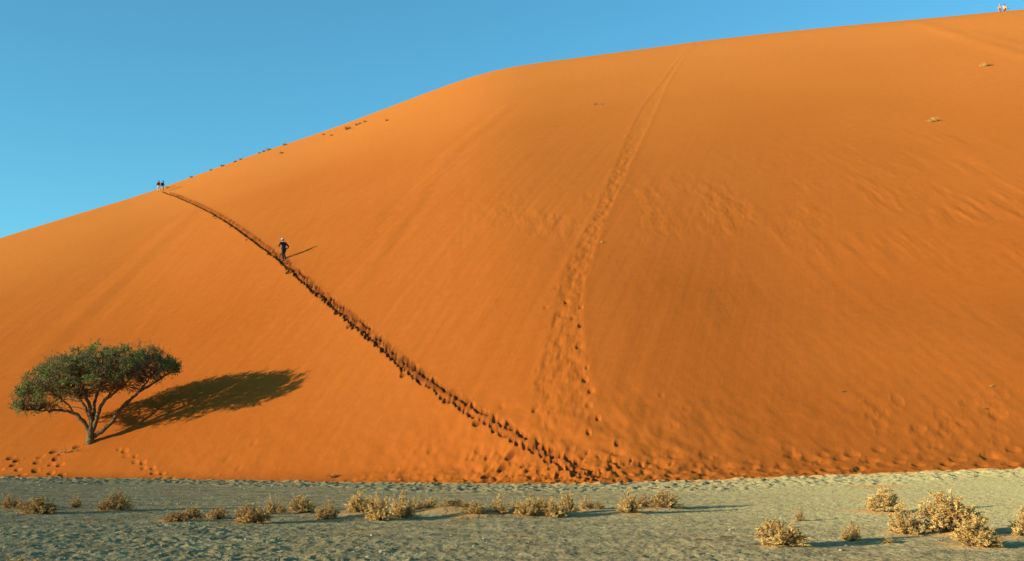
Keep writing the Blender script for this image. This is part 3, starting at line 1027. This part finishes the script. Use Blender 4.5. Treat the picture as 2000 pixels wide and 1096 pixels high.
SH = [
    (22, 994, 36, 23, 1, 'low brown shrub at the left edge, leftmost of all the shrubs', True),
    (50, 998, 38, 17, 3, 'flattened straggly brown shrub second from the left edge', True),
    (80, 1005, 52, 28, 5, 'swept brown shrub below the tree, third from the left edge', True),
    (148, 991, 22, 22, 6, 'tiny upright brown tuft standing alone below the acacia trunk', True),
    (203, 999, 26, 17, 3, 'small low tuft leaning on the left side of a rounder shrub', True),
    (232, 999, 50, 31, 0, 'round brown shrub below the acacia shadow, with a small tuft beside it', True),
    (342, 1021, 44, 17, 5, 'flattest dead brown clump, low and trailing to the left', True),
    (378, 1014, 46, 24, 3, 'ragged brown shrub just right of the flattest dead clump', True),
    (425, 1015, 42, 22, 4, 'small ragged brown shrub between the dead clump and the boxy shrub', True),
    (492, 1024, 62, 34, 2, 'boxy brown shrub with an even top, nearest of the left shrubs', True),
    (530, 1005, 26, 33, 6, 'narrow upright tan shrub behind the boxy shrub'),
    (548, 1002, 20, 20, 6, 'small dark tuft touching the narrow upright tan shrub', True),
    (588, 1003, 50, 31, 0, 'rounded tan shrub right of the narrow upright one'),
    (638, 1017, 42, 32, 1, 'round rusty shrub in front of the start of the orange sand drift', True),
    (700, 1008, 40, 36, 4, 'pale shrub rising from the crest of the sand drift, leftmost on it'),
    (727, 1003, 34, 30, 5, 'pale shrub tucked behind two taller ones on the drift'),
    (742, 1018, 40, 46, 3, 'tall pale ragged shrub at the front of the sand drift'),
    (786, 1014, 42, 47, 1, 'tallest darkest shrub of the middle row, on the right end of the drift'),
    (815, 998, 24, 26, 6, 'slim pale tuft right behind the tallest middle shrub'),
    (838, 997, 32, 22, 5, 'low pale shrub ending the left half of the middle row'),
    (890, 1001, 60, 15, 5, 'low swept straw clump lying over an orange sand mound'),
    (928, 1012, 46, 22, 3, 'low pale clump in front of the orange sand mound'),
    (975, 1011, 34, 34, 6, 'upright pale shrub just right of the sand mound'),
    (1008, 996, 24, 22, 6, 'small far tuft behind the upright shrub by the mound'),
    (1035, 1012, 46, 36, 4, 'leafy tan shrub in the centre of the right half of the middle row'),
    (1062, 997, 40, 24, 5, 'half hidden tan shrub behind the centre shrubs'),
    (1084, 1012, 40, 34, 1, 'front tan shrub of the pair with a taller spiky companion'),
    (1110, 1004, 36, 38, 3, 'spiky tan shrub with tall thin tips, right of the centre pair'),
    (1146, 997, 28, 24, 6, 'small straw tuft with a darker one touching its right side'),
    (1169, 997, 20, 17, 6, 'tiny dark tuft at the right end of the crowded row', True),
    (1229, 1006, 38, 37, 4, 'rusty straw shrub standing apart, leaning on a dark low one'),
    (1258, 995, 38, 24, 1, 'dark low shrub between the rusty shrub and the pale rounded one', True),
    (1302, 996, 54, 31, 0, 'pale rounded straw shrub, last of the middle row, casting a long shadow'),
    (1728, 1003, 62, 41, 0, 'straw shrub farthest back of the right-hand cluster, on orange sand'),
    (1768, 1047, 60, 48, 1, 'open spiky straw shrub just left of the biggest shrub'),
    (1858, 1047, 106, 70, 2, 'biggest straw shrub of the pan, dense and dome-shaped'),
    (1908, 1072, 82, 48, 4, 'round straw shrub in front of the biggest one, nearest the camera'),
    (2003, 1047, 46, 44, 1, 'straw shrub cut off by the right edge of the view'),
    (1525, 1070, 82, 47, 2, 'solitary round straw shrub with a long dark shadow reaching a smaller one'),
    (1500, 1034, 24, 18, 6, 'small tuft just behind the solitary round shrub'),
    (1562, 1018, 18, 24, 6, 'thin lonely twig-like tuft on the open pan', True),
    (1663, 1057, 36, 30, 4, 'small round straw shrub sitting in the shadow of the solitary one'),
    (1733, 1061, 26, 8, 5, 'flat straw tuft on the pan below the open spiky shrub'),
    (1365, 1055, 20, 6, 3, 'flattest tiny tuft on the pan left of the solitary shrub', True),
    (1412, 1050, 16, 5, 5, 'tiny prostrate tuft nearest the left of the solitary shrub', True),
]
for row in SH:
    shrub(*row[:6], brown=(len(row) > 6))
# two more just below the picture at left; only their shadows reach into it
shrub(20, 1160, 130, 52, 2, 'dry shrub out of view whose shadow enters bottom left', True)
shrub(250, 1160, 130, 48, 0, 'dry shrub out of view whose shadow lies along the bottom edge', True)

# ------------------------------------------------------------------ small plants on the dune
def tuft_mesh(seed, n=120, flat=0.6):
    r = random.Random(seed)
    mb = MB()
    for k in range(n):
        az = r.uniform(0, 6.283); inc = r.uniform(0.1, 1.35)
        d = Vector((math.sin(inc) * math.cos(az), math.sin(inc) * math.sin(az), math.cos(inc)))
        p = Vector((r.uniform(-.3, .3), r.uniform(-.3, .3), -0.1))
        L = r.uniform(.3, .62)
        e = p + Vector((d.x * L, d.y * L, d.z * L * 1.6 + .08))
        w = d.cross(rvec(r)).normalized() * r.uniform(.02, .045)
        m_ = p.lerp(e, .55) + Vector((0, 0, .06))
        mb.tri(p - w, p + w, m_); mb.tri(m_ - w, m_ + w, e)
    return mb.mesh('tuft', False)


tm = [tuft_mesh(31), tuft_mesh(32), tuft_mesh(33, 90)]
tmd = []; tmp_ = []
for t in tm:
    a = t.copy(); a.materials.append(M['tuft_dark']); tmd.append(a)
    b = t.copy(); b.materials.append(M['tuft_pale']); tmp_.append(b)
TU = [
    (374, 347, 9, 5, 0, 'lowest tiny tuft on the left skyline, just above the two walkers'),
    (412, 333, 8, 4, 0, 'second tiny tuft up the skyline from the walkers'),
    (435, 325, 12, 6, 0, 'small dark tuft on the skyline a third of the way up the left slope'),
    (459, 317, 10, 5, 0, 'small tuft on the skyline, left one of a close pair'),
    (471, 312, 12, 5, 0, 'small tuft on the skyline, right one of a close pair'),
    (507, 300, 9, 5, 0, 'skyline tuft, lowest of three in a row'),
    (515, 297, 10, 5, 0, 'skyline tuft, middle of three in a row'),
    (525, 294, 12, 7, 0, 'skyline tuft, highest and darkest of three in a row'),
    (557, 284, 14, 6, 0, 'brownish skyline tuft with another just below it on the slope'),
    (550, 300, 11, 6, 0, 'dark tuft on the slope just under the brownish skyline tuft'),
    (632, 264, 9, 4, 0, 'faint tuft just inside the skyline, left of a small dark one'),
    (648, 265, 9, 4, 0, 'small dark tuft below the skyline beside a faint one'),
    (679, 253, 18, 8, 0, 'largest dark plant under the skyline of the dune shoulder'),
    (697, 245, 12, 5, 0, 'dark tuft right above the largest plant under the skyline'),
    (704, 242, 9, 5, 0, 'dark tuft in the middle of the string under the shoulder skyline'),
    (713, 239, 9, 5, 0, 'topmost dark tuft of the string under the shoulder skyline'),
    (756, 236, 10, 5, 0, 'single tuft apart from the string, highest on the left shoulder'),
    (327, 367, 9, 5, 0, 'dark tuft on the sand right beside the two walkers'),
    (1162, 205, 9, 4, 0, 'tiny dark plant alone on the upper middle face of the dune'),
    (1176, 205, 6, 3, 0, 'faint speck of a plant right of the tiny dark one on the upper face'),
    (1645, 764, 10, 5, 0, 'dark speck of a plant on the lower right face'),
    (1924, 800, 9, 5, 0, 'dark small plant low at the far right of the dune face'),
    (652, 918, 24, 9, 0, 'small dark plant on the sand near the dune foot, left of the trail'),
    (595, 930, 16, 6, 0, 'smallest dark plant at the dune foot, left of another plant'),
    (1925, 129, 26, 7, 1, 'pale flat grass clump high on the right of the dune'),
    (1822, 236, 22, 10, 1, 'pale arched grass clump on the upper right dune face'),
    (1937, 760, 10, 4, 1, 'pale speck of grass low on the right dune face'),
    (1176, 472, 8, 5, 1, 'pale speck of grass beside the run-down track'),
]
for i, (px, py, w, h, pl, lb) in enumerate(TU):
    x, y = unproject(px, py)[0]
    s = math.hypot(x, y) / F
    o = link('dune_grass', (tmp_ if pl else tmd)[i % 3], M['tuft_dark'])
    o.location = (x, y, dune_z(x, y))
    o.scale = (w * s * .9, w * s * .9, h * s * .85)
    o.rotation_euler = (0, 0, rnd.uniform(0, 6.28))
    tag(o, lb, 'grass clump', 'small plants on the dune')

# dead branch left of the tree foot
x, y = unproject(128, 873)[0]
z = dune_z(x, y)
db = MB()
sb = math.hypot(x, y) / F
for pts, r0 in [([(-14, 0, -1), (-6, 0, 3), (4, 0, 2), (14, 0, 6), (22, 0, 12)], .035), ([(2, 0, 2), (0, 0, 9), (-3, 0, 16)], .02),
                ([(8, 0, 3), (12, .3, 9), (10, .4, 14)], .018), ([(-8, 0, 2), (-16, .2, 6), (-20, .2, 5)], .02), ([(13, 0, 6), (22, -.3, 6), (28, -.4, 9)], .018)]:
    db.tube([Vector((a * sb, b, c * sb)) for a, b, c in pts], [r0 * (1 - .7 * i / len(pts)) for i in range(len(pts))], 5)
o = link('dead_branch', db.mesh('dead_branch'), M['wood'])
o.location = (x, y, z + 0.02)
tag(o, 'thin forked dead branch lying on the sand left of the tree trunk', 'branch')

# ------------------------------------------------------------------ stones
def stone_mesh(seed, sub=2):
    bm = bmesh.new()
    bmesh.ops.create_icosphere(bm, subdivisions=sub, radius=1)
    r = random.Random(seed)
    offs = [(rvec(r), r.uniform(.55, .9)) for _ in range(9)]
    for v in bm.verts:
        for n, d in offs:
            k = v.co.dot(n)
            if k > d:
                v.co -= n * (k - d)
        v.co *= 1 + 0.04 * math.sin(v.co.x * 9 + seed) * math.cos(v.co.y * 7)
    me = bpy.data.meshes.new('stone'); bm.to_mesh(me); bm.free()
    return me


sm = [stone_mesh(i) for i in range(4)]
for q in sm:
    q.materials.append(M['stone'])
for i, (px, py, w, h, lb) in enumerate([
        (1642, 1074, 11, 7, 'pale flat stone on the pan below the small round shrub, largest of the stones'),
        (1426, 1036, 7, 4, 'small pale stone on the pan left of the solitary round shrub'),
        (1975, 1037, 7, 5, 'small pale stone between the right-edge shrub and the biggest shrub'),
        (480, 1056, 6, 5, 'white pebble-sized stone on the rough pan at left'),
        (43, 937, 7, 5, 'bright stone at the dune foot under the left trampled sand'),
        (727, 1046, 8, 6, 'pale stone near the orange streak below the middle shrubs'),
        (718, 1088, 9, 5, 'flat white stone at the bottom edge, left of centre'),
        (730, 1012, 14, 9, 'pale boulder at the foot of the tall pale ragged shrub'),
        (520, 1010, 8, 5, 'white stone between the boxy shrub and the narrow upright one'),
        (744, 1078, 10, 6, 'chalky stone near the bottom edge, right of the flat white one')]):
    x, y = gpt(px, py)
    s = math.hypot(x, y) / F
    o = link('stone', sm[i % 4], M['stone'])
    o.location = (x, y, ground_z(x, y) + h * s * .15)
    o.scale = (w * s * .5, w * s * .45, h * s * .55)
    o.rotation_euler = (0, 0, rnd.uniform(0, 6.28))
    tag(o, lb, 'stone', 'stones on the clay pan')

# scattered pebbles and clods: nobody could count them
pv = []; pf = []
oct_v = [(1, 0, 0), (-1, 0, 0), (0, 1, 0), (0, -1, 0), (0, 0, 1), (0, 0, -.4)]
oct_f = [(0, 2, 4), (2, 1, 4), (1, 3, 4), (3, 0, 4), (2, 0, 5), (1, 2, 5), (3, 1, 5), (0, 3, 5)]
for k in range(5000):
    th = math.radians(rnd.uniform(-26, 26))
    u = rnd.random()
    d = 14.4 * (50 / 14.4) ** u
    if d > foot_d(th) - .3:
        continue
    x, y = d * math.sin(th), d * math.cos(th)
    ex = 0.35 if x > 0 else 1.0
    if rnd.random() > 0.25 + 0.75 * ex:
        continue
    s = 0.010 * (1 + d / 30) * min(2.2, 0.45 / (rnd.random() + .15))
    a = rnd.uniform(0, 6.28)
    ca, sa = math.cos(a), math.sin(a)
    zz = ground_z(x, y)
    i = len(pv)
    for (vx, vy, vz) in oct_v:
        vx *= s * rnd.uniform(.7, 1.3); vy *= s * rnd.uniform(.6, 1.1); vz *= s * rnd.uniform(.5, .9)
        pv.append((x + vx * ca - vy * sa, y + vx * sa + vy * ca, zz + vz))
    pf += [(i + p, i + q, i + r) for p, q, r in oct_f]
me = bpy.data.meshes.new('pebbles'); me.from_pydata(pv, [], pf); me.update()
pb_ = link('pebbles', me, M['pebble'])
tag(pb_, 'small pebbles and clay crumbs scattered over the pan', 'pebbles', kind='stuff')

# ------------------------------------------------------------------ people
def skin_mesh(name, chains, sub=2):
    """chains: lists of (point, radius); a chain may start with an index tuple ('at', i) to branch from an earlier vertex"""
    verts = []; rad = []; edges = []; roots = []
    for ch in chains:
        prev = None
        for item in ch:
            if item[0] == 'at':
                prev = item[1]
                continue
            verts.append(tuple(item[0])); rad.append(item[1])
            i = len(verts) - 1
            if prev is None:
                roots.append(i)
            else:
                edges.append((prev, i))
            prev = i
    me = bpy.data.meshes.new(name + '_src')
    me.from_pydata(verts, edges, [])
    ob = bpy.data.objects.new(name + '_src', me)
    COL.objects.link(ob)
    sk = ob.modifiers.new('s', 'SKIN')
    sk.use_smooth_shade = True
    lay = me.skin_vertices[0] if me.skin_vertices else None
    if lay is None:
        bm = bmesh.new(); bm.from_mesh(me); bm.verts.layers.skin.verify(); bm.to_mesh(me); bm.free()
        lay = me.skin_vertices[0]
    for i, r in enumerate(rad):
        rr = r if isinstance(r, tuple) else (r, r)
        lay.data[i].radius = rr
        lay.data[i].use_root = i in roots
    sd = ob.modifiers.new('d', 'SUBSURF'); sd.levels = sub; sd.render_levels = sub
    dg = bpy.context.evaluated_depsgraph_get()
    out = bpy.data.meshes.new_from_object(ob.evaluated_get(dg))
    out.name = name
    bpy.data.objects.remove(ob)
    return out


def person(loc, rz, pose, cols, label, group, scale=1.0, hat=None, pack=False):
    P = {k: Vector(v) for k, v in pose.items()}
    root = empty('person', loc, rz, (scale,) * 3)
    tag(root, label, 'person', group)
    skin, top, legs, shoe, hair = [new_mat('cloth_' + n, c, .85) for n, c in zip(('skin', 'top', 'legs', 'shoe', 'hair'), cols)]
    pel, che, nk, hd = P['pelvis'], P['chest'], P['neck'], P['head']
    fwd = Vector((0, 1, 0))
    chains = [[(pel, (.125, .105)), (pel.lerp(che, .5), (.115, .09)), (che, (.135, .10)), (che.lerp(nk, .6), (.09, .07)), (nk, .052),
               (hd - Vector((0, 0, .05)), (.062, .072)), (hd + Vector((0, .005, .04)), (.076, .09)), (hd + Vector((0, -.005, .10)), (.055, .06))]]
    for sd in ('l', 'r'):
        chains.append([('at', 0), (P['hip_' + sd], .088), (P['hip_' + sd].lerp(P['knee_' + sd], .5), .075), (P['knee_' + sd], .055),
                       (P['knee_' + sd].lerp(P['ank_' + sd], .35), .055), (P['ank_' + sd], .038), (P['toe_' + sd], .032)])
        w = P['wri_' + sd]; el = P['elb_' + sd]
        hdir = (w - el).normalized()
        chains.append([('at', 2), (P['sho_' + sd], .06), (P['sho_' + sd].lerp(el, .5), .048), (el, .038), (el.lerp(w, .4), .036), (w, .025),
                       (w + hdir * .05, (.038, .018)), (w + hdir * .085, (.036, .016))])
        sx = hdir.cross(fwd)
        sx = sx.normalized() if sx.length > .1 else Vector((1, 0, 0))
        nrm = sx.cross(hdir).normalized()
        for q, ln in zip((-.027, -.009, .009, .027), (.062, .075, .070, .055)):
            b0 = w + hdir * .07 + sx * q
            chains.append([(b0, .009), (b0 + hdir * ln * .55 + nrm * .004, .0085), (b0 + hdir * ln * .9 + nrm * .022, .007)])
        sgn_ = -1 if sd == 'l' else 1
        b0 = w + hdir * .03 - sx * .03 * sgn_
        chains.append([(b0, .011), (b0 + hdir * .03 - sx * .03 * sgn_, .010), (b0 + hdir * .055 - sx * .035 * sgn_ + nrm * .01, .008)])
    # nose and ears
    chains.append([(hd + Vector((0, .07, .02)), .014), (hd + Vector((0, .105, -.005)), .012)])
    for k in (-1, 1):
        chains.append([(hd + Vector((.07 * k, -.005, .015)), .014), (hd + Vector((.092 * k, -.015, .01)), .018)])
    link('body', skin_mesh('body', chains, 1), skin, root)
    for k in (-1, 1):
        eyes = MB()
        c = hd + Vector((.03 * k, .085, .03))
        eyes.tube([c, c + Vector((0, .012, 0))], [.012, .006], 6)
        link('eye', eyes.mesh('eye'), hair, root)
    # clothes
    jc = [[(pel + Vector((0, 0, -.06)), (.165, .14)), (pel.lerp(che, .45), (.155, .125)), (che, (.175, .135)), (che.lerp(nk, .65), (.12, .09)), (nk + Vector((0, 0, -.02)), .068)]]
    for sd in ('l', 'r'):
        jc.append([('at', 2), (P['sho_' + sd], .082), (P['sho_' + sd].lerp(P['elb_' + sd], .5), .068), (P['elb_' + sd], .056), (P['elb_' + sd].lerp(P['wri_' + sd], .85), .044)])
    link('jacket', skin_mesh('jacket', jc, 2), top, root)
    tc_ = [[(pel + Vector((0, 0, .04)), (.145, .12))]]
    for sd in ('l', 'r'):
        tc_.append([('at', 0), (P['hip_' + sd], .112), (P['hip_' + sd].lerp(P['knee_' + sd], .5), .095), (P['knee_' + sd], .076),
                    (P['knee_' + sd].lerp(P['ank_' + sd], .5), .072), (P['knee_' + sd].lerp(P['ank_' + sd], .95), .062)])
    link('trousers', skin_mesh('trousers', tc_, 2), legs, root)
    for sd in ('l', 'r'):
        a, t = P['ank_' + sd], P['toe_' + sd]
        link('shoe', skin_mesh('shoe', [[(a + (a - t).normalized() * .04 + Vector((0, 0, -.02)), .048), (a.lerp(t, .4), .05), (t, .042)]], 2), shoe, root)
    mb = MB()
    c = hd + Vector((0, -.012, .05))
    if hat:
        hm = new_mat('hat_cloth', hat, .9)
        mb.tube([c + Vector((0, 0, -.012)), c + Vector((0, 0, 0)), c + Vector((0, 0, .004)), c + Vector((0, 0, .05)), c + Vector((0, 0, .085)), c + Vector((0, 0, .10))],
                [.13, .13, .10, .10, .08, .03], 16)
        link('hat', mb.mesh('hat'), hm, root)
    mb = MB()
    mb.tube([c + Vector((0, -.03, -.10)), c + Vector((0, -.022, -.06)), c + Vector((0, -.012, -.01)), c + Vector((0, 0, .045)), c + Vector((0, 0, .07))], [.055, .082, .094, .075, .02], 12)
    link('hair', mb.mesh('hair'), hair, root)
    if pack:
        pk = new_mat('pack_cloth', pack, .8)
        bm = bmesh.new()
        bmesh.ops.create_cube(bm, size=1)
        bmesh.ops.bevel(bm, geom=bm.edges[:], offset=.2, segments=3, affect='EDGES')
        for v in bm.verts:
            v.co = Vector((v.co.x * .30, v.co.y * .17, v.co.z * .42)) + che + Vector((0, -.19, -.06))
        me = bpy.data.meshes.new('backpack'); bm.to_mesh(me); bm.free()
        link('backpack', me, pk, root)
    return root


def stand(lk=0.0, rk=0.0, **kw):
    p = dict(pelvis=(0, 0, .95), chest=(0, .03, 1.28), neck=(0, .04, 1.50), head=(0, .06, 1.62),
             hip_l=(-.10, 0, .90), hip_r=(.10, 0, .90), knee_l=(-.11, .04, .50), knee_r=(.11, .04, .50),
             ank_l=(-.11, .0, .09), ank_r=(.11, .0, .09), toe_l=(-.12, .15, .04), toe_r=(.12, .15, .04),
             sho_l=(-.20, .02, 1.40), sho_r=(.20, .02, 1.40), elb_l=(-.28, -.03, 1.12), elb_r=(.28, -.03, 1.12),
             wri_l=(-.27, .12, .90), wri_r=(.27, .12, .90))
    p.update(kw)
    return p


# lone walker, climbing along the trail, seen from behind
wx, wy = unproject(554, 508)[0]
tdir = unproject([548, 510], [506, 480]); tdir = tdir[1] - tdir[0]
rz = math.atan2(-tdir[0], tdir[1])
person((wx, wy, dune_z(wx, wy) - 0.02), rz + .35,
       stand(chest=(0, .10, 1.26), neck=(0, .17, 1.47), head=(0, .23, 1.585), pelvis=(0, 0, .94),
             sho_l=(-.20, .10, 1.38), sho_r=(.20, .10, 1.38), elb_l=(-.40, .02, 1.15), elb_r=(.40, .0, 1.14), wri_l=(-.33, .22, 1.0), wri_r=(.40, .18, .93),
             knee_r=(.16, .20, .58), ank_r=(.13, -.02, .22), toe_r=(.13, .12, .16), knee_l=(-.08, .03, .50), ank_l=(-.05, -.02, .08), toe_l=(-.05, .13, .04)),
       [(.40, .24, .15), (.012, .022, .045), (.012, .014, .022), (.03, .03, .03), (.04, .03, .02)],
       'lone person in dark clothes and pale hat climbing the footprint trail halfway up', 'walkers on the dune', 1.04, hat=(.50, .44, .33))
# two on the skyline
ax, ay = unproject(309, 374.5)[0]
person((ax, ay, dune_z(ax, ay) - .03), -.5, stand(knee_r=(.12, .14, .52), ank_r=(.12, .20, .12), toe_r=(.12, .35, .10), elb_l=(-.34, -.05, 1.15)),
       [(.40, .24, .15), (.13, .008, .022), (.42, .32, .20), (.25, .20, .14), (.03, .02, .015)],
       'person in a dark red jacket and pale trousers on the skyline, left of the pair', 'walkers on the dune', .98, pack=(.10, .006, .02))
ax, ay = unproject(317, 376.5)[0]
person((ax, ay, dune_z(ax, ay) - .03), -.9, stand(knee_l=(-.12, .12, .52), ank_l=(-.10, .12, .10), toe_l=(-.10, .27, .08), elb_r=(.38, .0, 1.17), wri_r=(.30, .16, 1.02)),
       [(.38, .22, .14), (.014, .016, .035), (.25, .16, .09), (.08, .06, .05), (.02, .015, .015)],
       'person in a black and navy jacket and tan trousers, right of the skyline pair', 'walkers on the dune', 1.05, pack=(.012, .012, .03))
# two resting on the crest far up right
sit = dict(pelvis=(0, 0, .16), chest=(0, .06, .50), neck=(0, .10, .72), head=(0, .13, .84),
           hip_l=(-.10, .02, .13), hip_r=(.10, .02, .13), knee_l=(-.14, .38, .42), knee_r=(.14, .38, .42),
           ank_l=(-.13, .62, .08), ank_r=(.13, .62, .08), toe_l=(-.13, .77, .05), toe_r=(.13, .77, .05),
           sho_l=(-.20, .08, .62), sho_r=(.20, .08, .62), elb_l=(-.27, .22, .40), elb_r=(.27, .22, .40), wri_l=(-.16, .40, .47), wri_r=(.16, .40, .47))


def crest_spot(px):
    th = float(pix_ray(px, 22)[0])
    ds = np.linspace(100, 230, 1300)
    zz = np.array([dune_z(d * math.sin(th), d * math.cos(th)) for d in ds])
    d = ds[np.argmax((zz - CAM_H) / ds)]
    return d * math.sin(th), d * math.cos(th), dune_z(d * math.sin(th), d * math.cos(th))


cx, cy, cz = crest_spot(1953)
person((cx, cy, cz), math.radians(160), sit, [(.45, .28, .18), (.38, .28, .23), (.36, .25, .19), (.2, .15, .1), (.30, .2, .12)],
       'person in pale clothes resting on the crest far up right, left one of two', 'people resting on the crest', 1.0, hat=(.5, .42, .36))
cx, cy, cz = crest_spot(1961.5)
person((cx, cy, cz), math.radians(200), sit, [(.42, .25, .16), (.70, .42, .34), (.50, .32, .22), (.2, .15, .1), (.02, .015, .01)],
       'dark-haired person in a pinkish top resting on the crest, right one of two', 'people resting on the crest', 1.05)

print('tree at', tree_xy, tz, 'walker', wx, wy, dune_z(wx, wy), 'pair', ax, ay)
print('K range', K_T[(THF > -.45) & (THF < .45)].min(), K_T[(THF > -.45) & (THF < .45)].max())
